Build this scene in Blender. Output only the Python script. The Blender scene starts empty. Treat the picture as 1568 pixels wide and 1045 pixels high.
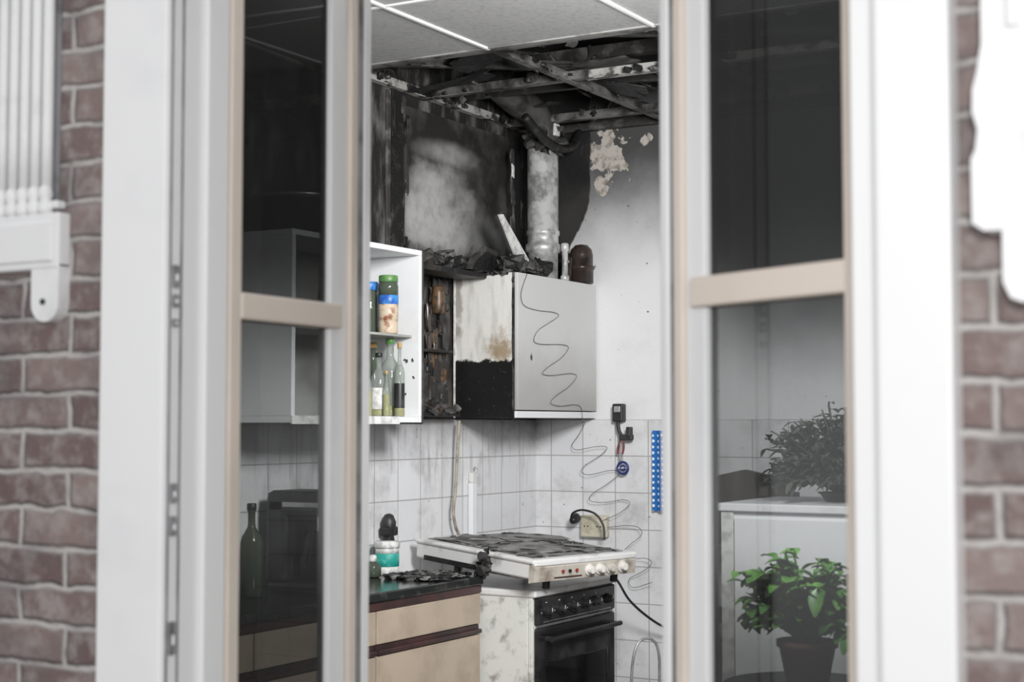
import bpy, bmesh, math, random
from mathutils import Vector, Matrix
random.seed(7)
scene=bpy.context.scene
try:
    scene.view_settings.view_transform='Standard'
    scene.view_settings.look='None'
except Exception: pass

# ------------------------------------------------------------ materials
class NT:
    def __init__(s,name):
        s.m=bpy.data.materials.new(name); s.m.use_nodes=True
        s.t=s.m.node_tree; s.b=s.t.nodes['Principled BSDF']; s.out=s.t.nodes['Material Output']
    def set(s,inp,v):
        if isinstance(v,bpy.types.NodeSocket): s.t.links.new(v,inp)
        elif isinstance(v,(tuple,list)) and len(v)==3 and inp.type=='RGBA': inp.default_value=(*v,1)
        else: inp.default_value=v
    def n(s,ty,**p):
        n=s.t.nodes.new(ty)
        for k,v in p.items(): setattr(n,k,v)
        return n
    def math(s,op,a,b=0.0,clamp=False):
        n=s.n('ShaderNodeMath',operation=op,use_clamp=clamp); s.set(n.inputs[0],a); s.set(n.inputs[1],b); return n.outputs[0]
    def mix(s,f,a,b):
        n=s.n('ShaderNodeMix',data_type='RGBA'); s.set(n.inputs[0],f); s.set(n.inputs[6],a); s.set(n.inputs[7],b); return n.outputs[2]
    def pos(s):
        g=s.n('ShaderNodeNewGeometry'); x=s.n('ShaderNodeSeparateXYZ'); s.t.links.new(g.outputs['Position'],x.inputs[0])
        s.P=g.outputs['Position']; return x.outputs[0],x.outputs[1],x.outputs[2]
    def vec(s,x,y,z):
        n=s.n('ShaderNodeCombineXYZ'); s.set(n.inputs[0],x); s.set(n.inputs[1],y); s.set(n.inputs[2],z); return n.outputs[0]
    def noise(s,scale,detail=4,rough=.55,vec=None,dist=0):
        n=s.n('ShaderNodeTexNoise'); n.inputs['Scale'].default_value=scale; n.inputs['Detail'].default_value=detail
        n.inputs['Roughness'].default_value=rough; n.inputs['Distortion'].default_value=dist
        if vec is None:
            if not hasattr(s,'P'): s.pos()
            vec=s.P
        s.t.links.new(vec,n.inputs['Vector']); return n.outputs[0]
    def ss(s,v,lo,hi,a=0.0,b=1.0):
        n=s.n('ShaderNodeMapRange',interpolation_type='SMOOTHSTEP'); s.set(n.inputs[0],v)
        n.inputs[1].default_value=lo; n.inputs[2].default_value=hi; n.inputs[3].default_value=a; n.inputs[4].default_value=b
        return n.outputs[0]
    def blob(s,u,v,cu,cv,ru,rv,nz=None,amp=0,lo=.3,hi=1.0):
        a=s.math('DIVIDE',s.math('SUBTRACT',u,cu),ru); c=s.math('DIVIDE',s.math('SUBTRACT',v,cv),rv)
        r=s.math('SQRT',s.math('ADD',s.math('MULTIPLY',a,a),s.math('MULTIPLY',c,c)))
        if nz is not None: r=s.math('ADD',r,s.math('MULTIPLY',s.math('SUBTRACT',nz,.5),amp))
        return s.ss(r,lo,hi,1,0)
    def bump(s,h,dist=.003,strength=.6):
        n=s.n('ShaderNodeBump'); n.inputs['Distance'].default_value=dist; n.inputs['Strength'].default_value=strength
        s.t.links.new(h,n.inputs['Height']); s.t.links.new(n.outputs[0],s.b.inputs['Normal'])
    def fin(s,col,rough=.5,metal=0.0):
        s.set(s.b.inputs['Base Color'],col); s.set(s.b.inputs['Roughness'],rough); s.set(s.b.inputs['Metallic'],metal); return s.m

def simple(name,col,col2=None,scale=8,lo=.45,hi=.65,rough=.5,metal=0,bump=0,detail=5):
    n=NT(name)
    c2=col2 if col2 else tuple(v*.8 for v in col)
    no=n.noise(scale,detail)
    c=n.mix(n.ss(no,lo,hi),col,c2)
    if bump: n.bump(n.noise(scale*3,4),bump)
    return n.fin(c,rough,metal)

def M_brick():
    n=NT('brick_masonry'); x,y,z=n.pos()
    wob=n.math('MULTIPLY',n.math('SUBTRACT',n.noise(14,3),.5),.022)
    v=n.vec(n.math('ADD',x,wob),n.math('ADD',z,wob),0.0)
    b=n.n('ShaderNodeTexBrick'); n.t.links.new(v,b.inputs['Vector'])
    b.offset=.5
    b.inputs['Scale'].default_value=1; b.inputs['Brick Width'].default_value=.21; b.inputs['Row Height'].default_value=.0625
    b.inputs['Mortar Size'].default_value=.0095; b.inputs['Mortar Smooth'].default_value=.8; b.inputs['Bias'].default_value=-.1
    n.set(b.inputs['Color1'],(.15,.105,.098)); n.set(b.inputs['Color2'],(.28,.215,.20)); n.set(b.inputs['Mortar'],(.50,.475,.455))
    c=n.mix(n.ss(n.noise(34,5),.40,.70,0,.65),b.outputs[0],(.38,.345,.33))
    c=n.mix(n.ss(n.noise(7,4),.46,.68,0,.55),c,(.13,.112,.11))
    h=n.math('ADD',n.math('MULTIPLY',b.outputs['Fac'],-1.0),n.math('MULTIPLY',n.noise(60,4),.5))
    n.bump(h,.008,1)
    return n.fin(c,.9)

def M_tile(axis):
    n=NT('wall_tile_'+axis); x,y,z=n.pos()
    u=n.math('ADD',(y if axis=='y' else x), .02)
    v=n.vec(u,n.math('ADD',z,.03),0.0)
    b=n.n('ShaderNodeTexBrick'); n.t.links.new(v,b.inputs['Vector']); b.offset=0; 
    b.inputs['Scale'].default_value=1; b.inputs['Brick Width'].default_value=.15; b.inputs['Row Height'].default_value=.15
    b.inputs['Mortar Size'].default_value=.0024; b.inputs['Mortar Smooth'].default_value=.2
    n.set(b.inputs['Color1'],(.73,.735,.75)); n.set(b.inputs['Color2'],(.78,.78,.79)); n.set(b.inputs['Mortar'],(.42,.41,.40))
    spots=n.ss(n.noise(60,2,.5),.74,.78)
    c=n.mix(spots,b.outputs[0],(.15,.14,.13))
    c=n.mix(n.ss(n.noise(5,6,.65),.45,.8,0,.7),c,(.34,.33,.32))
    k=n.ss(n.math('ADD',z,n.math('MULTIPLY',n.noise(9,3),.10)),1.36,1.54,0,.65)
    if axis=='y':
        c=n.mix(k,c,(.11,.10,.095))
        dr=n.math('MULTIPLY',n.ss(n.noise(9,3,vec=n.vec(0.0,n.math('MULTIPLY',y,4.0),n.math('MULTIPLY',z,.4))),.52,.75,0,.55),n.ss(z,1.0,1.45))
        c=n.mix(dr,c,(.2,.17,.14))
    n.bump(n.math('MULTIPLY',b.outputs['Fac'],-1.0),.0015,.5)
    return n.fin(c,.22)

def M_wallA():
    n=NT('sooty_wall_left'); x,y,z=n.pos()
    nz=n.noise(5,6,.6); st=n.noise(4,5,.6,vec=n.vec(0.0,n.math('MULTIPLY',y,3.5),n.math('MULTIPLY',z,1.0)))
    s=n.ss(n.math('ADD',z,n.math('MULTIPLY',n.math('SUBTRACT',nz,.5),.7)),1.45,2.0,0.55,1)
    c=n.mix(n.ss(nz,.40,.62),(.22,.18,.15),(.045,.038,.032))
    c=n.mix(s,c,n.mix(n.ss(st,.45,.7),(.014,.013,.012),(.15,.145,.14)))
    n.bump(n.noise(40,5),.006,.8)
    return n.fin(c,.6)

def M_board():
    n=NT('smoke_stained_board'); x,y,z=n.pos()
    a=n.noise(3.0,4,.55,vec=n.vec(3.1,n.math('MULTIPLY',y,1.3),n.math('MULTIPLY',z,1.8)))
    m1=n.blob(y,z,5.02,2.23,.30,.24,a,2.2,.10,1.2)
    m2=n.blob(y,z,5.10,2.50,.28,.06,a,1.2,.1,1.1)
    m3=n.blob(y,z,5.36,2.20,.20,.12,a,1.8,.1,1.2)
    e=n.math('MAXIMUM',n.math('MAXIMUM',m1,n.math('MULTIPLY',m2,.65)),n.math('MULTIPLY',m3,.35))
    f=n.noise(26,6,.6)
    e=n.math('MULTIPLY',e,n.ss(f,.3,.6,.75,1))
    base=n.mix(n.ss(n.noise(6,5,.6),.42,.68),(.024,.023,.022),(.075,.072,.07))
    c=n.mix(e,base,(.44,.435,.43))
    rim=n.math('MAXIMUM',n.ss(n.math('ADD',y,n.math('MULTIPLY',f,.10)),5.58,5.70),n.ss(n.math('ADD',z,n.math('MULTIPLY',f,-.16)),1.98,2.08,1,0))
    c=n.mix(rim,c,(.012,.011,.011))
    n.bump(n.noise(18,4),.002,.4)
    return n.fin(c,.30)

def M_wallB():
    n=NT('sooty_wall_back'); x,y,z=n.pos()
    nz=n.noise(3.5,5,.55)
    zz=n.math('ADD',z,n.math('MULTIPLY',n.math('SUBTRACT',nz,.5),.30))
    right=n.ss(x,-2.62,-2.25,0,.50)
    s=n.ss(n.math('ADD',zz,right),2.04,2.62,0,.96)
    c=n.mix(n.ss(n.noise(6,5),.5,.8,0,.3),(.79,.79,.80),(.55,.55,.55))
    c=n.mix(n.ss(n.noise(45,2),.74,.77),c,(.1,.1,.1))
    c=n.mix(s,c,(.040,.039,.038))
    pn=n.noise(11,5,.6)
    p1=n.blob(x,z,-2.90,2.565,.12,.13,pn,3.4,.60,.68)
    p2=n.blob(x,z,-2.735,2.62,.045,.05,pn,2.5,.55,.65)
    p3=n.blob(x,z,-2.94,2.46,.035,.06,pn,2.0,.60,.68)
    p=n.math('MAXIMUM',n.math('MAXIMUM',p1,p2),p3)
    c=n.mix(p,c,n.mix(n.ss(n.noise(30,5),.45,.65),(.55,.51,.46),(.26,.23,.20)))
    cz=n.ss(z,2.08,2.42,-.13,0.0)
    edge=n.math('ADD',n.math('SUBTRACT',x,cz),n.math('MULTIPLY',n.math('SUBTRACT',n.noise(14,4),.5),.035))
    k=n.math('MULTIPLY',n.ss(edge,-2.992,-2.982,1,0),n.ss(z,2.0,2.03))
    c=n.mix(k,c,n.mix(n.ss(nz,.4,.7),(.010,.010,.010),(.04,.038,.036)))
    n.bump(n.math('ADD',n.noise(50,4),n.math('MULTIPLY',p,-1.5)),.003,.5)
    return n.fin(c,.6)

def M_cabside():
    n=NT('heat_blistered_panel'); x,y,z=n.pos()
    nz=n.noise(13,6,.65)
    nzc=n.math('SUBTRACT',nz,.5)
    white=n.mix(n.ss(n.noise(7,5,vec=n.vec(n.math('MULTIPLY',x,4.0),0.0,n.math('MULTIPLY',z,.7))),.45,.7,0,.8),(.78,.77,.73),(.56,.54,.49))
    zs=n.math('ADD',z,n.math('MULTIPLY',nzc,.08))
    st=n.blob(x,z,-3.03,1.735,.07,.10,nz,2.6,.2,1.0)
    c=n.mix(n.math('MULTIPLY',st,.85),white,(.30,.21,.11))
    st2=n.blob(x,z,-3.22,1.95,.03,.25,nz,3.0,.3,1.0)
    c=n.mix(n.math('MULTIPLY',st2,.6),c,(.16,.12,.08))
    speck=n.mix(n.ss(n.noise(45,6,.7),.60,.70,0,.8),(.010,.010,.010),(.12,.115,.11))
    c=n.mix(n.ss(zs,1.69,1.70,1,0),c,speck)
    n.bump(nz,.004,.8)
    return n.fin(c,.4)

def M_cabfront():
    n=NT('grey_cupboard_laminate'); x,y,z=n.pos()
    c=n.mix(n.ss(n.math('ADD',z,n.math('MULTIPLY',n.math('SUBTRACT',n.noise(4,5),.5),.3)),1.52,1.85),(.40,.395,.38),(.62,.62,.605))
    sp=n.blob(y,z,5.265,1.71,.012,.02,n.noise(30,3),1.5,.5,.9)
    c=n.mix(sp,c,(.02,.02,.02))
    return n.fin(c,.42)

def M_glass():
    n=NT('dirty_painted_reflection_glass'); x,y,z=n.pos()
    t=n.t
    tr=n.n('ShaderNodeBsdfTransparent'); tr.inputs[0].default_value=(.72,.73,.73,1)
    gl=n.n('ShaderNodeBsdfGlossy'); gl.inputs['Roughness'].default_value=.02; gl.inputs[0].default_value=(.8,.8,.8,1)
    df=n.n('ShaderNodeBsdfDiffuse'); df.inputs[0].default_value=(.022,.023,.022,1)  # dark film, graded by height, paints in dim reflections along with slight dirt
    mx=n.n('ShaderNodeMixShader'); mx.inputs[0].default_value=.10
    t.links.new(tr.outputs[0],mx.inputs[1]); t.links.new(gl.outputs[0],mx.inputs[2])
    m2=n.n('ShaderNodeMixShader')
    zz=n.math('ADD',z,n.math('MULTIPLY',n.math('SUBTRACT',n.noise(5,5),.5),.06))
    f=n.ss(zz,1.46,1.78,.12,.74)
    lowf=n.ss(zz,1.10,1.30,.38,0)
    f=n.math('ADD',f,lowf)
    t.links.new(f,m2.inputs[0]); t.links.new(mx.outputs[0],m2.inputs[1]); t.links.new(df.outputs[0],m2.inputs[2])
    t.links.new(m2.outputs[0],n.out.inputs[0]); return n.m

def M_clearglass(name,col,tr_=.75):
    n=NT(name); t=n.t
    tr=n.n('ShaderNodeBsdfTransparent'); tr.inputs[0].default_value=(*col,1)
    n.b.inputs['Base Color'].default_value=(*[v*.5 for v in col],1); n.b.inputs['Roughness'].default_value=.06
    m=n.n('ShaderNodeMixShader'); m.inputs[0].default_value=1-tr_
    t.links.new(tr.outputs[0],m.inputs[1]); t.links.new(n.b.outputs[0],m.inputs[2]); t.links.new(m.outputs[0],n.out.inputs[0]); return n.m

def M_dots():
    n=NT('dotted_blue_cloth'); x,y,z=n.pos()
    v=n.n('ShaderNodeTexVoronoi'); v.inputs['Scale'].default_value=42; v.inputs['Randomness'].default_value=.15
    n.t.links.new(n.vec(x,0.0,z),v.inputs['Vector'])
    c=n.mix(n.ss(v.outputs['Distance'],.22,.30),(.75,.85,.9),(.01,.13,.42)); return n.fin(c,.8)

BRICK=M_brick(); TILEA=M_tile('y'); TILEB=M_tile('x'); WALLA=M_wallA(); WALLB=M_wallB(); BOARD=M_board(); CABSIDE=M_cabside(); GLASS=M_glass(); CABF=M_cabfront()
WHITE=simple('white_gloss_paint',(.84,.84,.84),(.75,.75,.76),3,.5,.8,.35,bump=.001)
WHITEO=simple('weathered_white_paint',(.82,.82,.82),(.62,.62,.62),9,.5,.8,.5,bump=.002)
CREAM=simple('cream_paint',(.76,.67,.59),(.68,.60,.52),4,.4,.8,.4)
GREYTONE=simple('grey_edge_and_gap_shade',(.26,.26,.27),(.12,.12,.12),9,rough=.5)
PLASTER=simple('plain_plaster',(.45,.45,.44),(.35,.35,.34),2,rough=.8)
FLOORM=simple('lino_floor',(.26,.24,.22),(.17,.155,.14),3,rough=.5)
PAVE=simple('paving',(.28,.26,.245),(.2,.18,.17),6,rough=.9)
CEIL=simple('ceiling_panel_mineral',(.42,.42,.415),(.34,.34,.335),60,.45,.7,.9,bump=.002)
TBAR=simple('white_grid_bar',(.88,.88,.88),(.8,.8,.8),4,rough=.35)
TGREY=simple('grey_grid_bar',(.32,.32,.31),(.15,.15,.14),8,rough=.4)
TBURN=simple('scorched_grid_bar',(.20,.195,.185),(.030,.028,.025),11,.40,.66,.45,.3,bump=.002)
TPALE=simple('bare_metal_bar',(.48,.47,.44),(.06,.055,.05),15,.44,.62,.4,.2,bump=.002)
CHAR=simple('char',(.010,.010,.010),(.04,.038,.035),22,.5,.75,.5,bump=.008)
CHARG=simple('char_grey',(.04,.038,.036),(.15,.145,.14),14,.5,.72,.6,bump=.006)
SOFFIT=simple('burnt_void',(.006,.006,.006),(.030,.028,.026),5,.5,.8,.6,bump=.01)
GALV=simple('galvanised_flue',(.26,.26,.26),(.66,.66,.65),14,.38,.6,.45,.25,bump=.001)
STEEL=simple('zinc_hose',(.30,.30,.30),(.5,.5,.5),22,.4,.6,.35,.3)
GALVD=simple('galvanised_sooty',(.10,.095,.09),(.02,.02,.02),10,.4,.65,.5,.3)
BROWNP=simple('burnt_brown_pipe',(.050,.036,.030),(.012,.011,.010),12,rough=.3)
CABW=simple('white_cupboard_laminate',(.80,.81,.82),(.64,.64,.64),5,.5,.8,.4)
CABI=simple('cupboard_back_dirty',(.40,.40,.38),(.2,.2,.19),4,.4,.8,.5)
DIRTYW=simple('grimy_white_enamel',(.76,.76,.75),(.28,.265,.25),11,.52,.80,.35,detail=10)
STOVEW=simple('scratched_white_enamel',(.68,.69,.66),(.30,.30,.27),20,.50,.74,.35,detail=12)
HOBF=simple('stained_cream_fascia',(.54,.50,.44),(.24,.19,.15),16,.45,.75,.4,detail=8)
HOBTOP=simple('sooty_hob_top',(.24,.235,.23),(.035,.033,.03),9,.36,.66,.5,detail=9)
HOBTOP2=simple('ash_sheet',(.30,.295,.285),(.07,.066,.062),13,.36,.66,.7,detail=9)
BLACK=simple('black_enamel',(.012,.012,.013),(.035,.035,.035),9,rough=.22)
BLACKG=simple('black_oven_glass',(.006,.006,.007),(.012,.012,.012),9,rough=.08)
BLACKP=simple('black_plastic',(.015,.015,.016),(.04,.04,.04),12,rough=.45)
CHROME=simple('worn_chrome',(.5,.5,.5),(.3,.3,.3),12,rough=.3,metal=.8)
KNOBW=simple('white_knob_plastic',(.74,.72,.68),(.5,.47,.42),12,rough=.35)
RED=simple('red_plastic',(.28,.03,.03),(.15,.02,.02),12,rough=.4)
OAK=simple('beige_drawer_front',(.46,.375,.295),(.36,.29,.225),6,.4,.7,.5)
BURG=simple('burgundy_edge',(.06,.026,.025),(.03,.017,.017),9,rough=.4)
CTOP=simple('dark_worktop',(.018,.020,.020),(.05,.05,.048),20,.5,.7,.16)
SOCK=simple('ivory_socket',(.62,.58,.46),(.45,.4,.3),14,rough=.4)
BEIGEC=simple('beige_cable',(.40,.35,.28),(.2,.17,.13),20,rough=.5)
WIRE=simple('bare_wire',(.09,.085,.085),(.18,.17,.16),20,rough=.4,metal=.3)
TEAL=simple('teal_label',(.02,.32,.27),(.1,.5,.42),30,rough=.5)
BLUE=simple('blue_label',(.02,.10,.42),(.05,.25,.6),30,rough=.4)
GREEN=simple('green_lid',(.08,.2,.06),(.15,.3,.1),20,rough=.4)
FRUIT=simple('mixed_label',(.58,.48,.36),(.26,.10,.05),35,rough=.4)
CORK=simple('cork',(.46,.31,.13),(.3,.18,.07),40,rough=.9)
BROWNJ=simple('scorched_brown_jar',(.15,.085,.045),(.03,.025,.02),25,rough=.4)
OIL=simple('yellow_oil',(.60,.52,.05),(.4,.35,.03),8,rough=.1)
BOTTLE=M_clearglass('bottle_glass',(.80,.84,.80),.62)
BOTTLEG=M_clearglass('green_bottle_glass',(.22,.27,.20),.35)
PAPER=simple('paper_label',(.72,.72,.70),(.45,.45,.44),30,rough=.7)
LEAF=simple('leaf_green',(.06,.17,.03),(.15,.33,.07),12,.4,.7,.35)
LEAFD=simple('leaf_dark',(.05,.065,.05),(.10,.12,.09),12,rough=.5)
TERRA=simple('terracotta',(.22,.10,.07),(.15,.08,.06),12,rough=.8)
DARKW=simple('dark_wood',(.03,.026,.024),(.06,.05,.045),6,rough=.5)
DOTS=M_dots()
NAVY=simple('navy_plastic',(.02,.03,.16),(.03,.05,.3),20,rough=.4)

# ------------------------------------------------------------ mesh builder
class B:
    def __init__(s,name): s.bm=bmesh.new(); s.mats=[]; s.name=name
    def _add(s,tb,mat,smooth=False,M=None):
        if mat not in s.mats: s.mats.append(mat)
        i=s.mats.index(mat)
        if M is not None: tb.transform(M)
        bmesh.ops.recalc_face_normals(tb,faces=tb.faces)
        for f in tb.faces: f.material_index=i; f.smooth=smooth
        me=bpy.data.meshes.new('t'); tb.to_mesh(me); tb.free(); s.bm.from_mesh(me); bpy.data.meshes.remove(me); return s
    def box(s,lo,hi,mat,bev=0,M=None):
        tb=bmesh.new(); bmesh.ops.create_cube(tb,size=1)
        for v in tb.verts:
            v.co=Vector([ (lo[k]+hi[k])/2+v.co[k]*abs(hi[k]-lo[k]) for k in range(3)])
        if bev: bmesh.ops.bevel(tb,geom=list(tb.edges),offset=bev,segments=2,affect='EDGES',profile=.5)
        return s._add(tb,mat,False,M)
    def cyl(s,p0,p1,r0,mat,r1=None,seg=24,M=None):
        r1=r0 if r1 is None else r1
        p0=Vector(p0);p1=Vector(p1);d=p1-p0
        tb=bmesh.new(); bmesh.ops.create_cone(tb,cap_ends=True,segments=seg,radius1=r0,radius2=max(r1,1e-5),depth=d.length)
        R=d.to_track_quat('Z','Y').to_matrix().to_4x4(); tb.transform(Matrix.Translation((p0+p1)/2)@R)
        return s._add(tb,mat,False,M)
    def lathe(s,c,prof,mat,seg=28,M=None):
        tb=bmesh.new(); rings=[]
        for r,z in prof:
            rings.append([tb.verts.new((c[0]+r*math.cos(2*math.pi*k/seg),c[1]+r*math.sin(2*math.pi*k/seg),c[2]+z)) for k in range(seg)])
        for a,b in zip(rings,rings[1:]):
            for k in range(seg): tb.faces.new((a[k],a[(k+1)%seg],b[(k+1)%seg],b[k]))
        tb.faces.new(rings[0]); tb.faces.new(rings[-1])
        return s._add(tb,mat,True,M)
    def prism(s,pts,axis,lo,hi,mat,M=None,bev=0):
        tb=bmesh.new()
        def mk(a,b,w): return {'x':(w,a,b),'y':(a,w,b),'z':(a,b,w)}[axis]
        A=[tb.verts.new(mk(a,b,lo)) for a,b in pts]; C=[tb.verts.new(mk(a,b,hi)) for a,b in pts]
        tb.faces.new(A); tb.faces.new(C); k=len(pts)
        for i in range(k): tb.faces.new((A[i],A[(i+1)%k],C[(i+1)%k],C[i]))
        if bev: bmesh.ops.bevel(tb,geom=list(tb.edges),offset=bev,segments=2,affect='EDGES')
        return s._add(tb,mat,False,M)
    def shard(s,c,size,mat,jit=.28,tilt=.5,rot=True):
        tb=bmesh.new(); bmesh.ops.create_cube(tb,size=.9)
        bmesh.ops.subdivide_edges(tb,edges=list(tb.edges),cuts=1,use_grid_fill=True)
        for v in tb.verts: v.co+=Vector([random.uniform(-jit,jit)*.5 for _ in range(3)])
        R=Matrix.Identity(4)
        if rot: R=Matrix.Rotation(random.uniform(0,6.3),4,'Z')@Matrix.Rotation(random.uniform(-tilt,tilt),4,'X')@Matrix.Rotation(random.uniform(-tilt,tilt),4,'Y')
        tb.transform(Matrix.Translation(c)@R@Matrix.Diagonal((*size,1)))
        return s._add(tb,mat,False)
    def tube(s,pts,r,mat,seg=8,sub=8,M=None):
        P=[Vector(p) for p in pts]; Q=[]
        for i in range(len(P)-1):
            a=P[max(i-1,0)];b=P[i];c=P[i+1];d=P[min(i+2,len(P)-1)]
            for k in range(sub):
                t=k/sub
                Q.append(.5*((2*b)+(c-a)*t+(2*a-5*b+4*c-d)*t*t+(3*b-a-3*c+d)*t**3))
        Q.append(P[-1])
        tb=bmesh.new(); rings=[]; prev=None
        for i,q in enumerate(Q):
            tg=(Q[min(i+1,len(Q)-1)]-Q[max(i-1,0)])
            if tg.length<1e-7: tg=Vector((0,0,1))
            tg.normalize()
            if prev is None: n=tg.orthogonal().normalized()
            else:
                n=prev-tg*prev.dot(tg)
                n=n.normalized() if n.length>1e-6 else tg.orthogonal().normalized()
            prev=n; bn=tg.cross(n)
            rings.append([tb.verts.new(q+r*(math.cos(2*math.pi*k/seg)*n+math.sin(2*math.pi*k/seg)*bn)) for k in range(seg)])
        for a,b in zip(rings,rings[1:]):
            for k in range(seg): tb.faces.new((a[k],a[(k+1)%seg],b[(k+1)%seg],b[k]))
        tb.faces.new(rings[0]); tb.faces.new(rings[-1])
        return s._add(tb,mat,True,M)
    def leaf(s,base,d,L,W,mat,droop=.3):
        d=Vector(d).normalized(); side=d.cross(Vector((0,0,1)))
        side=side.normalized() if side.length>.01 else Vector((1,0,0))
        up=side.cross(d)
        tb=bmesh.new(); n=5; rows=[]
        for i in range(n+1):
            t=i/n; w=W*math.sin(math.pi*min(max(t,.04),.97))**.8
            p=Vector(base)+d*L*t-Vector((0,0,1))*droop*L*t*t
            rows.append([tb.verts.new(p-side*w/2+up*w*.18),tb.verts.new(p),tb.verts.new(p+side*w/2+up*w*.18)])
        for a,b in zip(rows,rows[1:]):
            tb.faces.new((a[0],a[1],b[1],b[0])); tb.faces.new((a[1],a[2],b[2],b[1]))
        return s._add(tb,mat,True)
    def done(s,M=None):
        me=bpy.data.meshes.new(s.name); s.bm.to_mesh(me); s.bm.free()
        for m in s.mats: me.materials.append(m)
        o=bpy.data.objects.new(s.name,me); scene.collection.objects.link(o)
        if M is not None: o.matrix_world=M
        return o

XA=-3.25; YB=5.83; XR=.9; YF=1.93; ZC=2.69; ZS=3.02
# ------------------------------------------------------------ room shell
B('floor').box((XA,YF,-.1),(XR,YB,0),FLOORM).done()
B('ground').box((-6,-4,-.12),(6,1.84,-.02),PAVE).done()
b=B('wall_left'); b.box((XA-.12,YF,-.1),(XA,YB,ZS),WALLA); b.box((XA-.002,YF,0),(XA+.008,YB,1.47),TILEA)
b.box((XA-.002,4.83,2.0),(XA+.008,5.70,2.64),BOARD)
b.box((XA-.002,4.70,1.98),(XA+.009,4.725,2.68),CHARG,.003); b.box((XA-.002,4.735,1.98),(XA+.009,4.80,2.70),CHAR,.003)
b.box((XA-.002,5.70,1.98),(XA+.009,5.725,2.68),CHAR,.003)
for k in range(60):
    b.shard((XA+.004,random.choice([4.735,4.80,4.80,4.83,5.71])+random.uniform(-.012,.012),random.uniform(2.0,2.65)),(.010,random.uniform(.010,.03),random.uniform(.03,.14)),random.choice([CHAR,CHAR,CHARG]),rot=False)
b.done()
b=B('wall_back'); b.box((XA-.12,YB,-.1),(XR+.12,YB+.12,ZS),WALLB); b.box((XA+.008,YB-.008,0),(XR,YB+.002,1.47),TILEB); b.done()
B('wall_right').box((XR,YF,-.1),(XR+.12,YB,ZS),PLASTER).done()
WL=-1.787; WR=-.458; WB=.85; WT=2.45
b=B('wall_front')
b.box((-5,1.84,-.1),(WL,YF,ZS+.5),BRICK); b.box((WR,1.84,-.1),(4,YF,ZS+.5),BRICK)
b.box((WL,1.84,-.1),(WR,YF,WB),BRICK); b.box((WL,1.84,WT),(WR,YF,ZS+.5),BRICK); b.done()
# ------------------------------------------------------------ ceiling
b=B('ceiling')
b.box((XA,YF,ZS),(XR,YB,ZS+.1),SOFFIT)
gx=[-3.23,-2.63,-2.03,-1.43,-.83,-.23,.37,.88]; gy=[1.95,2.59,3.19,3.79,4.39]
for i in range(len(gx)-1):
    for j in range(len(gy)-1):
        b.box((gx[i],gy[j],ZC+.004),(gx[i+1],gy[j+1],ZC+.02),CEIL)
for x in gx: b.box((x-.006,YF,ZC-.003),(x+.006,4.40,ZC+.004),TBAR); b.box((x-.002,YF,ZC),(x+.002,4.40,ZC+.035),TBAR)
for y in gy: b.box((XA,y-.006,ZC-.002),(XR,y+.006,ZC+.003),TBAR if y!=4.39 else TGREY)
b.done()
b=B('burnt_ceiling_grid')
def bar(p0,p1,w=.026,mat=TBURN,h=.035):
    p0=Vector(p0);p1=Vector(p1);d=p1-p0;L=d.length
    R=d.to_track_quat('X','Z').to_matrix().to_4x4(); M=Matrix.Translation(p0)@R
    b.box((0,-w/2,0),(L,w/2,.004),mat,M=M)
    b.box((0,-.003,.003),(L,.003,h),mat,M=M)
for i,x in enumerate([-2.63,-2.03,-1.43,-.83,-.23,.37]):
    bar((x,4.41,ZC),(x+[.02,-.02,.03,0,0,0][i],5.81,ZC-.012),.028,TBURN)
bar((XA+.01,4.43,ZC),(XR-.05,4.43,ZC),.03,TBURN)
bar((XA+.01,4.93,ZC-.01),(-2.55,4.97,ZC+.004),.032); bar((-2.56,4.97,ZC),(XR-.05,4.99,ZC),.034,TPALE)
bar((XA+.01,5.58,ZC-.01),(XR-.05,5.60,ZC),.032)
bar((-2.0,5.28,ZC+.03),(-.5,5.3,ZC+.02),.03); bar((XA,5.26,ZC+.05),(-2.2,5.24,ZC+.03),.025,CHARG)
bar((XA+.02,4.42,ZC),(XA+.02,5.80,ZC-.01),.03,TPALE); bar((XA+.03,YB-.02,ZC-.01),(XR-.1,YB-.02,ZC),.03,CHARG)
bar((-3.2,4.6,ZC+.05),(-2.2,5.7,ZC+.12),.03,CHARG); bar((-2.9,4.5,ZC+.1),(-1.2,5.3,ZC+.06),.03,CHARG)
for x in [-3.0,-2.3,-1.6,-.9]: b.box((x,4.42,ZS-.13),(x+.06,5.82,ZS),SOFFIT)
for y in [4.7,5.3]: b.box((XA,y,ZS-.17),(XR,y+.05,ZS-.12),CHARG)
for k in range(16):
    x=random.uniform(-3.15,-1.5); y=random.uniform(4.5,5.75)
    b.shard((x,y,ZC+random.uniform(.02,.08)),(random.uniform(.12,.35),random.uniform(.06,.2),.008),random.choice([CHAR,CHAR,CHARG]),tilt=.25)
for k in range(90):
    if random.random()<.5: x=random.uniform(-3.2,-1.6); y=random.choice([4.45,4.95,5.59])+random.uniform(-.02,.02)
    else: x=random.choice([-3.2,-2.63,-2.03])+random.uniform(-.02,.02); y=random.uniform(4.45,5.75)
    b.shard((x,y,ZC+random.uniform(.0,.03)),(random.uniform(.01,.05),random.uniform(.01,.04),random.uniform(.008,.03)),random.choice([CHAR,CHAR,CHARG]))
for k in range(10):
    x=random.uniform(-3.1,-1.9); y=random.uniform(4.5,5.6)
    b.tube([(x,y,ZC+.15),(x+random.uniform(-.2,.2),y+random.uniform(-.2,.2),ZC+.05),(x+random.uniform(-.4,.4),y+random.uniform(-.3,.3),ZC+.12)],.007,CHARG,6)
b.done()

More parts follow.
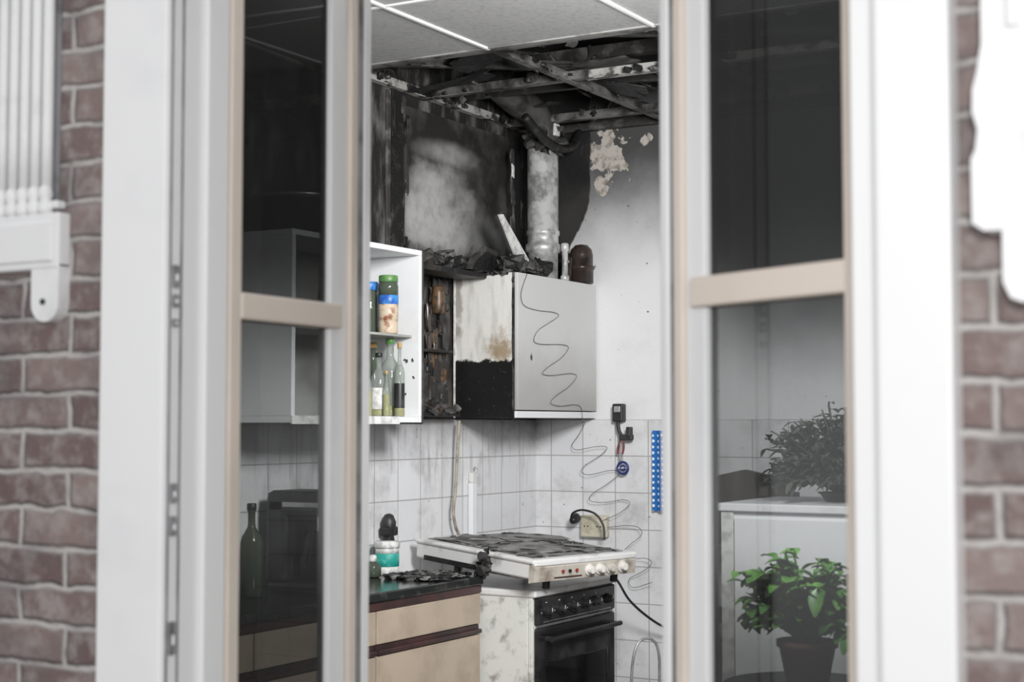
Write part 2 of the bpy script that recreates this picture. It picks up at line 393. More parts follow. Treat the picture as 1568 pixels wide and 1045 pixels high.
# ------------------------------------------------------------ window
b=B('window_frame')
b.box((WL,1.80,WB),(-1.652,1.935,WT),WHITE,.006)
b.box((-1.6525,1.810,WB),(-1.6500,1.8135,WT),GREYTONE)
b.box((-1.6525,1.834,WB),(-1.6500,1.838,WT),GREYTONE)
b.box((-1.652,1.885,WB),(-1.642,1.935,WT),WHITE,.002)
b.box((-.548,1.80,WB),(WR,1.935,WT),WHITE,.006)
b.box((-.592,1.85,WB),(-.548,1.935,WT),WHITE,.004)
b.box((WL,1.795,WT),(WR,1.935,WT+.09),WHITE,.006)
b.box((WL-.04,1.74,WB-.06),(WR+.04,1.935,WB),WHITE,.008)
for z,h in [(1.66,.035),(1.63,.02),(1.60,.012),(1.33,.03),(1.28,.03),(1.10,.05)]:
    b.box((-1.653,1.817,z),(-1.647,1.828,z+h),GREYTONE,.001)
    b.box((-1.649,1.820,z+h*.3),(-1.645,1.825,z+h*.6),WHITE,.001)
b.done()
def sash(name,L,M,stile0=.04,stile1=.09):
    b=B(name); z0=WB+.02; z1=WT-.02; T=.042
    b.box((0,0,z0),(stile0,T,z1),CREAM,.003)
    b.box((L-stile1,.008,z0),(L-stile1*.52,T-.008,z1),WHITE,.004)
    b.box((L-stile1*.52,0,z0),(L-stile1*.30,T,z1),CREAM,.003)
    b.box((L-stile1*.30,-.004,z0),(L-stile1*.22,T,z1),GREYTONE,.001)
    b.box((L-stile1*.22,-.006,z0),(L,T+.004,z1),WHITE,.004)
    b.box((stile0,0,z0),(L-stile1,T,z0+.07),CREAM,.003); b.box((stile0,0,z1-.07),(L-stile1,T,z1),CREAM,.003)
    b.box((stile0-.002,-.002,1.620),(L-stile1+.025,T+.002,1.664),CREAM,.004)
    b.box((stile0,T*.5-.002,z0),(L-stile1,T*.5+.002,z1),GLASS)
    return b.done(M)
ang=math.radians(92.5)
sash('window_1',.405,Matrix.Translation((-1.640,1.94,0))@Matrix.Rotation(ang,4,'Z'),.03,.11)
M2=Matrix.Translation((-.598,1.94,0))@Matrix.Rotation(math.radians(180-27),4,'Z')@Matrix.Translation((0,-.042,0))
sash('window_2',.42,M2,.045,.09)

# ------------------------------------------------------------ façade ornaments
b=B('fluted_facade_ornament'); x0=-2.15; x1=-1.893; Y1=1.842; dz=-.051
b.box((x0+.02,1.836,1.80+dz),(x1-.025,Y1,2.6),GREYTONE,.001)  # grey backing puts the shade of the rib gaps into the colour
for k in range(8):
    xx=x0+.036+k*.0258
    b.tube([(xx,1.826,1.88+dz),(xx,1.826,2.1),(xx,1.826,2.6)],.0092,WHITEO,14,2)
    b.lathe((xx,1.824,1.842+dz),[(.004,0),(.0125,.004),(.0128,.014),(.009,.026),(.0122,.034),(.010,.046),(.004,.05)],WHITEO,14)
b.box((x0+.012,1.822,1.853+dz),(x1-.012,Y1,1.866+dz),WHITEO,.003)
b.box((x0,1.814,1.753+dz),(x1,Y1,1.845+dz),WHITEO,.004)
b.box((x0+.012,1.809,1.765+dz),(x1-.012,1.816,1.83+dz),WHITEO,.003)
for s_ in (0,1):
    xa=x0 if s_==0 else x1-.062
    pts=[(xa,1.76),(xa,1.70)]+[(xa+.031-.031*math.cos(t*math.pi/10),1.698-.031*math.sin(t*math.pi/10)) for t in range(1,10)]+[(xa+.062,1.70),(xa+.062,1.76)]
    b.prism([(p,q+dz) for p,q in pts],'y',1.816,Y1,WHITEO)
    b.cyl((xa+.028,1.813,1.70+dz),(xa+.028,1.819,1.70+dz),.005,BLACKP,seg=12)
b.done()
b=B('scrolled_facade_ornament')
pts=[(-.420,2.6),(-.420,1.884),(-.4255,1.851),(-.4306,1.832),(-.4313,1.807),(-.4256,1.785),(-.4285,1.7625),(-.4334,1.7515),(-.4330,1.678),(-.420,1.669),(-.400,1.669),(-.400,1.61),(-.392,1.592),(-.378,1.586),(-.36,1.592),(-.35,1.61),(-.35,1.669),(-.20,1.669),(-.20,2.6)]
b.prism(pts,'y',1.795,1.842,WHITEO)
for k in range(5): b.cyl((-.385+k*.03,1.797,1.90),(-.385+k*.03,1.797,2.6),.009,WHITEO,seg=12)
b.done()

# ------------------------------------------------------------ wall cupboards
XF=-2.954
b=B('kitchen_cupboard')
z0,z1=1.475,2.03
b.box((XA+.012,5.156,z0),(XF-.018,5.174,z1),CABSIDE)
b.box((XA+.012,5.81,z0),(XF-.018,5.820,z1),CABW)
b.box((XA+.012,5.174,z1-.018),(XF-.018,5.81,z1),CHARG)
b.box((XA+.012,5.174,z0),(XF-.018,5.81,z0+.018),CHARG)
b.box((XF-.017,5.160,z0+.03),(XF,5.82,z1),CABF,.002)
b.box((XF-.017,5.156,z0),(XF-.004,5.82,z0+.026),CABW,.002)
b.box((XF-.022,5.1545,z0),(XF-.012,5.160,z1+.002),CHARG,.001)
b.box((XA+.012,5.152,z0),(XA+.020,5.158,z1),PAPER,.001)
for k in range(20):
    z=random.uniform(z0,z1); b.shard((XF-.016,5.154,z),(.008,.006,random.uniform(.02,.07)),random.choice([CHAR,CHARG]),rot=False)
for k in range(14):
    b.shard((random.uniform(XA+.04,XF),5.158,z1),(.04,.015,.012),random.choice([CHAR,CHARG]))
b.done()

b=B('open_cupboard')
ya,yb=3.78,4.50
b.box((XA+.010,yb-.018,z0),(XF,yb,z1),CABW,.002)
b.box((XA+.010,ya,z0),(XF,ya+.018,z1),CABW,.002)
b.box((XA+.010,ya,z0-.02),(XF,yb,z0),CABW,.002); b.box((XA+.010,ya,z1),(XF,yb,z1+.018),CABW,.002)
b.box((XA+.010,ya+.018,z0),(XA+.016,yb-.018,z1),CABI)
b.box((XA+.016,ya+.018,1.748),(XF-.03,yb-.018,1.756),CABI)
b.box((XF-.006,yb-.004,z0-.02),(XF+.004,yb+.003,z1+.018),CHARG,.001)
b.box((XF-.003,4.36,z0-.024),(XF+.003,yb,z0-.018),CHAR)
b.box((XF-.003,ya,z0-.024),(XF+.004,4.36,z0+.002),PAPER,.001)
for k in range(16): b.shard((random.uniform(XA+.1,XF-.02),yb-.02,random.uniform(z0,z0+.2)),(random.uniform(.005,.010),.003,random.uniform(.005,.012)),CHAR)
b.done()
b=B('extractor_hood')
b.box((XA+.012,4.62,1.48),(-3.06,4.64,1.66),CHAR,.003)
b.box((XA+.012,4.62,1.48),(-3.17,5.10,1.495),CHAR,.003)
b.box((XA+.012,4.64,1.495),(-3.225,5.10,1.70),CHARG,.003)
b.box((XA+.012,4.64,1.72),(-3.19,5.08,1.732),CHAR,.003)
b.box((XA+.012,5.085,1.49),(-3.23,5.10,2.0),BROWNP,.003)
b.lathe((-3.21,5.00,1.87),[(.02,0),(.024,.01),(.026,.05),(.022,.08),(.022,.10),(.012,.105)],BROWNJ)
for k in range(40):
    b.shard((random.uniform(-3.225,-3.17),random.uniform(4.66,5.08),1.50+random.uniform(0,.02)),(.03,.04,.025),random.choice([CHAR,CHARG,BROWNP]))
for k in range(50):
    b.shard((-3.232+random.uniform(0,.012),random.uniform(4.85,5.09),random.uniform(1.5,1.99)),(.01,.03,random.uniform(.03,.12)),random.choice([CHAR,CHARG,BROWNP,BROWNJ]),rot=False)
b.done()
b=B('charred_debris')
for k in range(120):
    y=random.uniform(5.19,5.45); x=random.uniform(-3.16,-2.99)
    hh=random.uniform(.01,.06)
    b.shard((x,y,2.040+hh*.5),(random.uniform(.02,.10),random.uniform(.02,.07),hh),random.choice([CHAR,CHAR,CHAR,CHARG]),jit=.4)
for k in range(45):
    y=random.uniform(4.75,5.10); x=random.uniform(-3.17,-3.10); hh=random.uniform(.01,.05)
    b.shard((x,y,2.035+hh*.5),(random.uniform(.02,.07),random.uniform(.02,.07),hh),random.choice([CHAR,CHAR,CHAR,CHARG]),jit=.4)
for k in range(10):
    y=random.uniform(4.8,5.4); x=random.uniform(-3.16,-3.10)
    b.tube([(x,y,2.035),(x+random.uniform(-.02,.03),y+random.uniform(-.08,.08),2.08),(x+random.uniform(-.02,.05),y+random.uniform(-.10,.10),2.10+random.uniform(-.03,.05))],.005,CHARG,6)
b.prism([(5.12,2.25),(5.15,2.255),(5.36,2.09),(5.34,2.06),(5.24,2.11)],'x',-3.02,-3.012,PAPER)
b.prism([(5.11,2.245),(5.15,2.265),(5.38,2.08),(5.34,2.05),(5.22,2.12)],'x',-3.03,-3.022,CHARG)
b.prism([(5.0,2.035),(5.03,2.08),(5.12,2.13),(5.20,2.12),(5.27,2.05),(5.26,2.035)],'x',-3.09,-3.07,CHARG)
b.prism([(5.02,2.035),(5.05,2.07),(5.12,2.11),(5.19,2.10),(5.24,2.04)],'x',-3.07,-3.065,CHAR)
b.box((-3.20,4.66,2.01),(-3.08,5.14,2.03),CHAR)
b.done()
b=B('flue_pipe'); cx,cy=-3.087,5.60
b.lathe((cx,cy,2.035),[(.062,0),(.062,.115),(.071,.12),(.073,.135),(.071,.15),(.064,.155),(.064,.185),(.069,.19),(.069,.205),(.064,.21),(.064,.54),(.06,.545)],GALV,32)
b.tube([(cx,cy,2.56),(cx,cy-.0,2.66),(cx-.01,cy-.06,2.72),(cx-.02,cy-.2,2.76),(cx-.02,cy-.35,2.80)],.064,GALVD,20,6)
b.tube([(cx+.075,cy-.28,2.66),(cx+.08,cy-.15,2.60),(cx+.085,cy-.02,2.575),(cx+.085,cy+.1,2.60),(cx+.08,cy+.17,2.67)],.018,CHAR,10)
b.box((cx+.055,cy-.02,2.63),(cx+.07,cy+.02,2.68),PAPER,.004)
for k in range(34): b.shard((cx+random.uniform(-.05,.07),cy+random.uniform(-.1,.12),random.uniform(2.56,2.68)),(.04,.05,.03),random.choice([CHAR,CHARG]))
for k in range(9):
    z=2.1+k*.055; b.shard((cx-.085,cy-.10+random.uniform(-.01,.01),z),(.006,random.uniform(.008,.03),.06),random.choice([PAPER,CHARG]),rot=False)
b.done()
b=B('vent_pipe_elbow')
b.lathe((-2.990,5.755,2.035),[(.050,0),(.050,.055),(.055,.057),(.055,.07),(.048,.073),(.048,.115),(.043,.140),(.026,.158),(.005,.162)],BROWNP)
b.tube([(-2.990,5.755,2.12),(-3.05,5.76,2.13),(-3.12,5.765,2.12),(-3.16,5.77,2.06)],.034,BROWNP,16)
b.done()
b=B('gas_pipe_stub')
b.lathe((-2.985,5.60,2.032),[(.018,0),(.018,.02),(.012,.024),(.012,.12),(.016,.122),(.016,.15),(.01,.155)],GALV,16)
b.lathe((-3.0,5.66,2.032),[(.012,0),(.012,.07),(.016,.075),(.016,.10),(.008,.104)],BROWNP,16); b.done()

# ------------------------------------------------------------ bottles on shelf
def bottle(name,x,y,z,r,h,glass,cap,liquid=None,level=.5,label=None):
    b=B(name)
    b.lathe((x,y,z),[(r*.9,0),(r,.004),(r,h*.58),(r*.85,h*.66),(r*.38,h*.76),(r*.32,h*.80),(r*.32,h*.93),(r*.38,h*.935),(r*.38,h*.95)],glass)
    if liquid: b.lathe((x,y,z+.003),[(r*.88,0),(r*.93,.003),(r*.93,h*.6*level)],liquid)
    b.lathe((x,y,z+h*.94),[(r*.30,0),(r*.42,.003),(r*.42,h*.075),(r*.36,h*.085)],cap)
    if label: b.lathe((x,y,z+h*.12),[(r*1.01,0),(r*1.012,.001),(r*1.012,h*.34),(r*1.01,h*.341)],label)
    b.done()
zb=1.476
bottle('oil_bottle',-3.16,4.33,zb,.030,.24,BOTTLEG,CORK,OIL,.35)
bottle('oil_bottle',-3.115,4.435,zb,.036,.25,BOTTLEG,CORK,OIL,.30,BLACKP)
bottle('oil_bottle',-3.035,4.425,zb,.038,.262,BOTTLE,GREEN,OIL,.22)
bottle('vinegar_bottle',-3.025,4.343,zb,.030,.21,BOTTLE,BLACKP,OIL,.22,PAPER)
bottle('oil_bottle',-2.980,4.400,zb,.018,.245,BOTTLE,CORK,OIL,.55,BLACKP)
bottle('sauce_bottle',-3.085,4.365,zb,.022,.22,BOTTLEG,BLACKP)
bottle('spice_bottle',-2.985,4.33,zb,.012,.15,BOTTLE,CORK,OIL,.8)
bottle('spice_bottle',-3.00,4.24,zb,.018,.17,BOTTLE,CORK,OIL,.8)
b=B('sauce_jar'); x,y,z=-3.02,4.39,1.757
b.lathe((x,y,z),[(.03,0),(.033,.004),(.033,.045)],FRUIT); b.lathe((x,y,z+.045),[(.0325,0),(.034,.001),(.034,.055),(.0325,.056)],FRUIT)
b.lathe((x,y,z+.10),[(.034,0),(.0348,.001),(.0348,.03),(.034,.031)],BLUE)
b.lathe((x,y,z+.131),[(.034,0),(.034,.03),(.031,.045)],BOTTLEG); b.lathe((x,y,z+.176),[(.032,0),(.033,.002),(.033,.020),(.03,.023)],GREEN); b.done()
b=B('storage_jar'); x=-3.10
b.lathe((x,4.39,z),[(.03,0),(.034,.004),(.034,.13),(.03,.14),(.03,.15)],BOTTLEG); b.lathe((x,4.39,z+.15),[(.03,0),(.034,.002),(.034,.025),(.03,.03)],BLUE); b.done()
b=B('storage_jar'); x=-3.17
b.lathe((x,4.28,z),[(.03,0),(.04,.004),(.04,.11),(.03,.12),(.03,.13)],PAPER); b.lathe((x,4.28,z+.13),[(.03,0),(.034,.002),(.034,.025),(.03,.03)],GREEN); b.done()

# ------------------------------------------------------------ worktop / base unit
XC=-2.86; ZT=.92
b=B('kitchen_base_unit')
y0,y1=2.3,4.735
b.box((XA+.010,y0,.10),(XC-.022,y1,.86),OAK)
b.box((XA+.010,y0,.0),(XC-.08,y1,.10),BURG)
b.box((XA+.010,y0,ZT-.03),(XC+.012,y1,ZT),CTOP,.004)
b.box((XA+.03,y0,.862),(XC+.004,y1,ZT-.03),BURG,.003)
segs=[2.3,2.9,3.5,4.10,4.735]
for yy,ye in zip(segs,segs[1:]):
    b.box((XC-.02,yy+.003,.755),(XC,ye-.003,.86),OAK,.003)
    b.box((XC-.02,yy+.003,.725),(XC-.006,ye-.003,.752),BURG,.002)
    b.box((XC-.01,yy+.003,.722),(XC+.008,ye-.003,.737),BURG,.004)
    b.box((XC-.02,yy+.003,.42),(XC,ye-.003,.718),OAK,.003)
    b.box((XC-.012,yy+.003,.395),(XC+.008,ye-.003,.415),BURG,.004)
    b.box((XC-.02,yy+.003,.11),(XC,ye-.003,.39),OAK,.003)
b.done()
b=B('charred_rubble')
for k in range(150):
    y=random.uniform(4.46,4.71); x=random.uniform(-3.09,-2.88)
    b.shard((x,y,ZT+.009),(random.uniform(.012,.055),random.uniform(.01,.035),random.uniform(.005,.014)),random.choice([CHAR,CHAR,CHAR,CHARG,HOBTOP2]),jit=.4,tilt=.15)
b.done()
b=B('cream_tub'); x,y,z=-3.165,4.600,ZT
b.lathe((x,y,z),[(.036,0),(.040,.004),(.041,.03)],PAPER); b.lathe((x,y,z+.03),[(.041,0),(.0425,.001),(.043,.045),(.0415,.046)],TEAL)
b.lathe((x,y,z+.076),[(.0415,0),(.042,.02)],PAPER); b.lathe((x,y,z+.096),[(.045,0),(.046,.002),(.046,.016),(.042,.019),(.042,.022)],PAPER); b.done()
b=B('pepper_mill'); x,y=-3.21,4.675
b.lathe((x,y,ZT),[(.026,0),(.028,.01),(.022,.05),(.026,.09),(.019,.13),(.025,.15),(.027,.18),(.016,.205),(.005,.21)],BLACKP)
b.box((x-.022,y-.03,ZT+.13),(x+.02,y+.035,ZT+.165),BLACKP,.008); b.done()
b=B('dish_soap_bottle'); x,y=-3.15,4.49
b.lathe((x,y,ZT),[(.02,0),(.03,.006),(.03,.035),(.026,.045),(.012,.055)],BOTTLEG); b.lathe((x,y,ZT+.055),[(.012,0),(.014,.002),(.014,.02),(.006,.024)],PAPER); b.done()

b=B('coffee_maker'); x,y=-3.07,4.04
b.box((x-.11,y-.09,ZT),(x+.11,y+.09,ZT+.03),BLACKP,.01); b.box((x-.12,y-.09,ZT+.03),(x-.04,y+.09,ZT+.30),BLACKP,.015)
b.box((x-.12,y-.09,ZT+.24),(x+.10,y+.09,ZT+.32),BLACKP,.02)
b.lathe((x+.03,y,ZT+.035),[(.05,0),(.07,.02),(.073,.07),(.055,.13),(.05,.15),(.052,.155)],BLACKG)
b.tube([(x+.09,y,ZT+.16),(x+.13,y,ZT+.13),(x+.12,y,ZT+.07),(x+.095,y,ZT+.06)],.008,BLACKP)
b.box((x-.05,y-.091,ZT+.27),(x+.09,y-.089,ZT+.285),CHROME); b.done()
bottle('wine_bottle',-3.12,3.80,ZT,.035,.28,BOTTLEG,BLACKP)
b=B('sugar_tin'); b.lathe((-3.1,4.25,ZT),[(.04,0),(.042,.003),(.042,.12),(.044,.122),(.044,.14),(.03,.15),(.01,.155)],CHROME); b.done()
b=B('mixing_bowl'); b.lathe((-3.09,3.98,2.049),[(.06,0),(.065,.008),(.11,.05),(.142,.11),(.147,.125),(.143,.126),(.136,.11),(.10,.05),(.05,.012)],BLACKP,36)
b.lathe((-3.09,3.98,2.165),[(.1445,0),(.149,.004),(.149,.009),(.1445,.012)],CHROME,36); b.done()

# ------------------------------------------------------------ freestanding cooker
XS=-2.65; YS0=4.752; YS1=5.375; ZSV=.876
b=B('oven_cooker')
b.box((-3.22,YS0,.04),(XS-.03,YS1,.86),STOVEW,.004)
b.box((-3.225,YS0-.006,.852),(XS+.004,YS1+.006,ZSV),DIRTYW,.006)
b.box((XS-.03,YS0,.04),(XS-.012,YS1,.86),STOVEW,.003)
b.box((XS-.03,YS0+.012,.755),(XS+.004,YS1-.012,.848),BLACK,.006)
for k in range(6):
    y=YS0+.07+k*.095
    b.cyl((XS+.003,y,.80),(XS+.012,y,.80),.019,BLACKP,seg=20); b.cyl((XS+.01,y,.80),(XS+.028,y,.80),.014,BLACKP,.012,20)
    b.box((XS+.028,y-.0015,.80),(XS+.0295,y+.0015,.813),KNOBW)
    b.box((XS+.004,y-.005,.829),(XS+.0048,y+.005,.832),KNOBW)
    b.box((XS+.004,y-.035,.795),(XS+.0048,y-.032,.799),KNOBW)
b.box((XS+.004,YS0+.05,.762),(XS+.005,YS1-.05,.765),CHROME)
b.box((XS-.03,YS0+.012,.20),(XS+.004,YS1-.012,.745),BLACK,.008)
b.box((XS+.004,YS0+.07,.27),(XS+.007,YS1-.07,.62),BLACKG,.003)
b.cyl((XS+.035,YS0+.05,.705),(XS+.035,YS1-.03,.705),.009,BLACKP,seg=14)
for y in (YS0+.07,YS1-.05): b.box((XS,y-.01,.697),(XS+.04,y+.01,.713),BLACKP,.003)
b.box((XS-.03,YS0+.012,.06),(XS,YS1-.012,.19),BLACK,.005)
for y in (YS0+.04,YS1-.04):
    for x in (-3.17,XS-.07): b.cyl((x,y,0),(x,y,.045),.018,BLACKP,seg=14)
b.done()

W=.525; D=.60
M=Matrix.Translation((-2.615,4.668,.908))@Matrix.Rotation(math.radians(-15),4,'Z')@Matrix.Rotation(math.radians(4.2),4,'Y')
b=B('tabletop_gas_hob')
b.box((-D,0,.012),(-.012,W,.07),DIRTYW,.008)
b.box((-D-.004,-.006,.066),(.006,W+.006,.082),DIRTYW,.006)
b.box((-D+.03,.03,.081),(-.03,W-.03,.0835),HOBTOP)
b.prism([(-.02,.0),(.004,.006),(.008,.055),(.0,.07),(-.02,.07)],'y',0,W,HOBF)
b.box((-.01,-.001,.060),(.010,W+.001,.080),DIRTYW,.004)
for k,y in enumerate([.275,.33,.385,.45]):
    b.cyl((.004,y,.034),(.010,y,.034),.021,KNOBW,seg=24); b.cyl((.009,y,.034),(.028,y,.034),.016,KNOBW,.013,24)
    b.box((.027,y-.003,.023),(.031,y+.003,.045),KNOBW,.001)
for y in (.14,.175,.21): b.cyl((.004,y,.036),(.012,y,.036),.006,RED if y!=.175 else BLACKP,seg=14)
b.box((.006,.10,.014),(.0075,.24,.018),BURG)
for x in (-.17,-.43):
    for y in (.15,.38):
        b.lathe((x,y,.082),[(.055,0),(.055,.003),(.038,.004),(.036,.009),(.028,.010),(.01,.011)],BLACK,24)
        for a in range(4):
            b.box((.035,-.002,.084),(.10,.002,.088),BLACK,M=Matrix.Translation((x,y,0))@Matrix.Rotation(a*math.pi/2+.78,4,'Z'))
for k in range(150):
    b.shard((random.uniform(-.56,-.03),random.uniform(.03,W-.03),.0845),(random.uniform(.01,.05),random.uniform(.01,.04),.004),random.choice([CHAR,CHARG,HOBTOP2,HOBTOP2]),jit=.4,tilt=.06)
b.shard((-.42,.40,.087),(.26,.18,.006),HOBTOP2,tilt=.01); b.shard((-.20,.20,.087),(.26,.24,.006),HOBTOP2,tilt=.01); b.shard((-.45,.14,.087),(.2,.2,.006),HOBTOP2,tilt=.01)
for k in range(26):
    b.shard((-.235+random.uniform(-.03,.03),-.004+random.uniform(-.008,.008),random.uniform(-.01,.085)),(.025,.010,.025),random.choice([CHAR,CHAR,CHARG]),jit=.4)
b.cyl((-.23,-.012,.02),(-.23,-.03,.015),.018,CHARG,seg=16); b.cyl((-.225,-.012,.065),(-.225,-.035,.07),.015,BLACKP,seg=16)
b.box((-.55,-.004,.010),(-.26,-.001,.028),CHAR); b.box((-.30,-.003,.010),(-.02,-.0005,.016),CHARG)
for y in (.12,W-.05):
    b.cyl((-.05,y,-.030),(-.05,y,.014),.014,BLACKP,seg=12); b.cyl((-.5,y,-.066),(-.5,y,.014),.014,BLACKP,seg=12)
b.done(M)

# ------------------------------------------------------------ wall details
b=B('beige_gas_hose')
b.tube([(XA+.06,5.12,1.465),(XA+.055,5.115,1.35),(XA+.05,5.11,1.2),(XA+.05,5.095,1.12),(XA+.05,5.11,1.06),(XA+.05,5.14,1.01),(XA+.05,5.15,.89)],.006,BEIGEC); b.done()
b=B('pipe_casing'); b.box((XA+.010,5.265,.90),(XA+.032,5.30,1.22),CABW,.004); b.box((XA+.010,5.27,1.22),(XA+.03,5.295,1.26),PAPER,.003)
b.tube([(XA+.02,5.28,1.25),(XA+.035,5.29,1.27),(XA+.02,5.30,1.28)],.004,GALV); b.done()

b=B('coiled_wire')
p1=[(5.225,2.03),(5.19,1.98),(5.175,1.94),(5.20,1.905),(5.30,1.893),(5.44,1.893),(5.475,1.88),(5.40,1.85),(5.31,1.815),(5.275,1.775),(5.33,1.762),(5.50,1.768),(5.56,1.758),(5.50,1.715),(5.39,1.675),(5.345,1.648),(5.42,1.643),(5.58,1.655),(5.63,1.643),(5.56,1.60),(5.46,1.565),(5.41,1.535),(5.49,1.523),(5.62,1.53),(5.67,1.515),(5.68,1.47)]
b.tube([(XF+.006,y,z) for y,z in p1],.0012,WIRE,6,6); b.done()
b=B('coiled_wire')
raw=[(897,648),(886,666),(876,682),(886,689),(915,684),(931,685),(920,697),(898,712),(893,722),(905,727),(935,720),(950,723),(932,740),(910,756),(906,766),(925,769),(955,764),(966,770),(950,785),(925,797),(928,806),(955,803),(978,804),(985,815),(965,832),(955,843),(965,852),(990,850),(1000,857),(985,870),(963,883),(970,895),(1000,885)]
b.tube([(XF+.006,5.68,1.468)]+[(-3.06+(px-875)*.00298,5.79+.010*math.sin(i*1.3),1.45+(650-py)/370) for i,(px,py) in enumerate(raw)],.0012,WIRE,6,6); b.done()

b=B('wall_socket')
b.box((-3.015,5.785,.985),(-2.895,5.820,1.075),SOCK,.006)
for x in (-2.985,-2.927):
    b.cyl((x,5.783,1.03),(x,5.787,1.03),.022,SOCK,seg=24)
    b.cyl((x-.008,5.781,1.03),(x-.008,5.784,1.03),.003,BLACKP,seg=8); b.cyl((x+.008,5.781,1.03),(x+.008,5.784,1.03),.003,BLACKP,seg=8)
b.done()
b=B('power_plug')
b.lathe((0,0,0),[(.008,0),(.014,.006),(.02,.03),(.02,.045),(.01,.05)],BLACKP,20,Matrix.Translation((-3.03,5.74,1.05))@Matrix.Rotation(math.radians(-70),4,'X'))
b.tube([(-3.035,5.74,1.05),(-3.02,5.73,1.085),(-2.97,5.72,1.10),(-2.91,5.72,1.085),(-2.875,5.72,1.04),(-2.865,5.71,.985)],.0045,BLACKP); b.done()
b=B('power_cable')
b.tube([(-2.72,5.44,.90),(-2.70,5.50,.84),(-2.70,5.60,.76),(-2.66,5.68,.69),(-2.60,5.74,.64),(-2.5,5.76,.62),(-2.3,5.77,.60)],.005,BLACKP)
b.done()
b=B('grey_cable_loop')
b.tube([(-2.60,5.42,.0),(-2.60,5.41,.35),(-2.595,5.40,.52),(-2.58,5.42,.62),(-2.55,5.47,.635),(-2.53,5.50,.58),(-2.53,5.50,.40),(-2.55,5.50,.0)],.0055,STEEL,10); b.done()

b=B('barbecue_lighter_on_hook'); x=-2.842
b.box((x-.022,5.78,1.46),(x+.025,5.820,1.535),BLACKP,.006); b.box((x-.012,5.776,1.50),(x+.016,5.782,1.525),CHROME,.002)
b.tube([(x,5.79,1.46),(x+.01,5.785,1.42),(x+.03,5.785,1.40),(x+.06,5.785,1.415)],.008,BLACKP)
b.box((x+.01,5.775,1.385),(x+.07,5.80,1.41),BLACKP,.006); b.box((x+.045,5.77,1.40),(x+.065,5.80,1.44),BLACKP,.004)
b.tube([(x+.02,5.785,1.40),(x+.005,5.785,1.36),(x+.002,5.785,1.33)],.004,RED); b.tube([(x+.025,5.785,1.40),(x+.03,5.785,1.36),(x+.024,5.785,1.33)],.004,RED)
b.tube([(x+.012,5.785,1.39),(x+.012,5.785,1.30)],.0035,CHROME)
b.done()
b=B('bottle_opener'); cx_,cz_=x+.022,1.272
b.tube([(cx_+.024*math.cos(a*math.pi/8),5.79,cz_+.024*math.sin(a*math.pi/8)) for a in range(17)],.005,NAVY,8,3)
b.tube([(cx_+.010*math.cos(a*math.pi/4),5.79,cz_+.010*math.sin(a*math.pi/4)) for a in range(9)],.004,NAVY,8,3)
b.cyl((cx_-.022,5.79,cz_),(cx_+.022,5.79,cz_),.003,PAPER,seg=8); b.cyl((cx_,5.79,cz_),(cx_,5.79,1.33),.002,CHROME,seg=8); b.done()
b=B('tea_towel')
tb=bmesh.new(); nx,nz=16,12; vs=[[tb.verts.new((-2.69+.16*i/nx,5.795+.010*math.sin(i*1.1),1.10+.325*j/nz)) for i in range(nx+1)] for j in range(nz+1)]
for j in range(nz):
    for i in range(nx): tb.faces.new((vs[j][i],vs[j][i+1],vs[j+1][i+1],vs[j+1][i]))
b._add(tb,DOTS,True); b.cyl((-2.61,5.795,1.425),(-2.61,5.820,1.44),.006,CHROME,seg=10); b.done()

# ------------------------------------------------------------ right part of room
b=B('white_sideboard')
sx0,sx1,sy0,sy1=-1.885,-.9,4.60,5.10
b.box((sx0,sy0,.06),(sx1,sy1,1.18),CABW,.003); b.box((sx0-.02,sy0-.02,1.18),(sx1+.02,sy1,1.205),CABW,.004)
b.box((sx0-.01,sy0-.012,.06),(sx0+.03,sy0,1.18),PAPER,.002)
b.box((sx0+.035,sy0-.016,.09),(-1.40,sy0,1.16),CABW,.003); b.box((-1.395,sy0-.016,.09),(sx1-.01,sy0,1.16),CABW,.003)
b.cyl((-1.44,sy0-.03,.62),(-1.44,sy0-.03,.74),.006,CHROME,seg=10); b.cyl((-1.35,sy0-.03,.62),(-1.35,sy0-.03,.74),.006,CHROME,seg=10)
b.box((sx0+.03,sy0+.03,0),(sx1-.03,sy1-.03,.06),DARKW); b.done()
def plant(name,c,n,R,H,L,Wd,leaf,potmat,pr,ph,dr=.4,lo=.15):
    b=B(name); x,y,z=c
    b.lathe(c,[(pr*.7,0),(pr*.75,.005),(pr,ph*.85),(pr*1.1,ph*.86),(pr*1.1,ph),(pr*.95,ph),(pr*.9,ph*.85)],potmat)
    for k in range(n//6):
        a=random.uniform(0,6.28); rr=R*math.sqrt(random.random()); hz=H*random.uniform(lo,1)*(1-.35*(rr/R)**2)
        tip=Vector((x+rr*math.cos(a),y+rr*math.sin(a),z+ph+hz)); base=Vector((x,y,z+ph*.85))
        mid=(base+tip)/2+Vector((0,0,H*.12))
        b.tube([base,mid,tip],.003,leaf,5,4)
        for q in range(7):
            t=random.uniform(.45,1); p=base.lerp(tip,t)+Vector((0,0,H*.12*4*t*(1-t)))
            d=Vector((random.uniform(-1,1),random.uniform(-1,1),random.uniform(-.3,.8)))
            b.leaf(p,d,L*random.uniform(.6,1.1),Wd*random.uniform(.7,1.1),leaf,dr)
    b.done()
plant('potted_bushy_plant',(-1.60,4.85,1.205),1900,.235,.29,.05,.022,LEAFD,DARKW,.06,.03,.4,.05)
plant('potted_leafy_plant',(-1.34,3.8,.80),460,.17,.24,.06,.045,LEAF,TERRA,.07,.11)
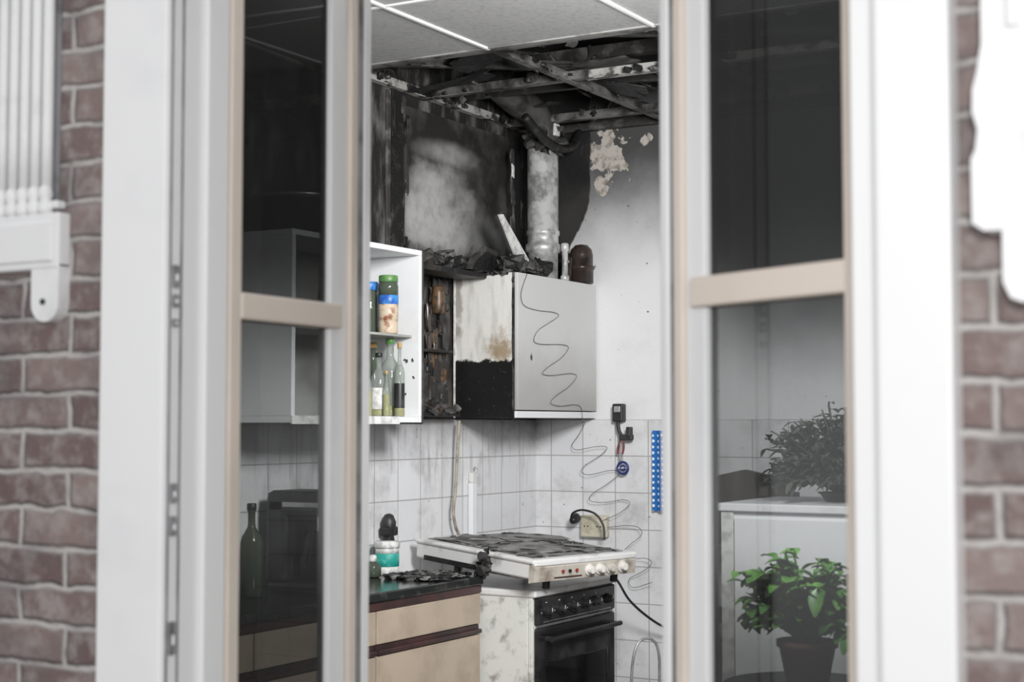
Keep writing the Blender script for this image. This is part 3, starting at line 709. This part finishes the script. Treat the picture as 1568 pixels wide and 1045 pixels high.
b=B('side_table'); b.lathe((-1.34,3.8,.77),[(.20,0),(.22,.006),(.22,.022),(.21,.03)],DARKW,40)
b.lathe((-1.34,3.8,0),[(.16,0),(.16,.02),(.03,.05),(.025,.4),(.03,.76),(.08,.77)],DARKW); b.done()
b=B('dining_chair'); cx,cy=-2.20,5.38
for dx in (-.19,.19):
    for dy in (-.19,.19): b.box((cx+dx-.018,cy+dy-.018,0),(cx+dx+.018,cy+dy+.018,.44 if dy<0 else 1.20),DARKW,.004)
b.box((cx-.21,cy-.21,.44),(cx+.21,cy+.21,.48),DARKW,.012)
b.prism([(cx-.21,1.0),(cx-.215,1.17),(cx-.14,1.25),(cx,1.28),(cx+.14,1.25),(cx+.215,1.17),(cx+.21,1.0)],'y',cy+.17,cy+.21,DARKW)
b.box((cx-.19,cy+.18,.70),(cx+.19,cy+.20,.76),DARKW,.004); b.done()

# ------------------------------------------------------------ camera & light
cam=bpy.data.cameras.new('camera'); co=bpy.data.objects.new('camera',cam); scene.collection.objects.link(co)
co.location=(0,0,1.45); co.rotation_euler=(math.radians(93.05),0,math.radians(30))
cam.lens=55.1; cam.sensor_width=36; cam.dof.use_dof=True; cam.dof.focus_distance=5.9; cam.dof.aperture_fstop=4.5; cam.clip_start=.05
scene.camera=co
def area(name,loc,tgt,size,e,col=(1,1,1)):
    l=bpy.data.lights.new(name,'AREA'); l.energy=e; l.size=size; l.color=col
    o=bpy.data.objects.new(name,l); scene.collection.objects.link(o); o.location=loc
    o.rotation_euler=(Vector(tgt)-Vector(loc)).to_track_quat('-Z','Y').to_euler(); return o
area('unseen_room_fill',(-1.0,3.0,2.3),(-3.0,5.4,1.6),.5,88)  # unseen area fill added to brighten the interior, no fitting modelled
area('photo_lamp',(.25,-.35,1.9),(-2.6,5.0,1.6),.4,36)
w=bpy.data.worlds.new('overcast_sky'); scene.world=w; w.use_nodes=True
bg=w.node_tree.nodes['Background']; bg.inputs[0].default_value=(.97,.98,1,1); bg.inputs[1].default_value=.76
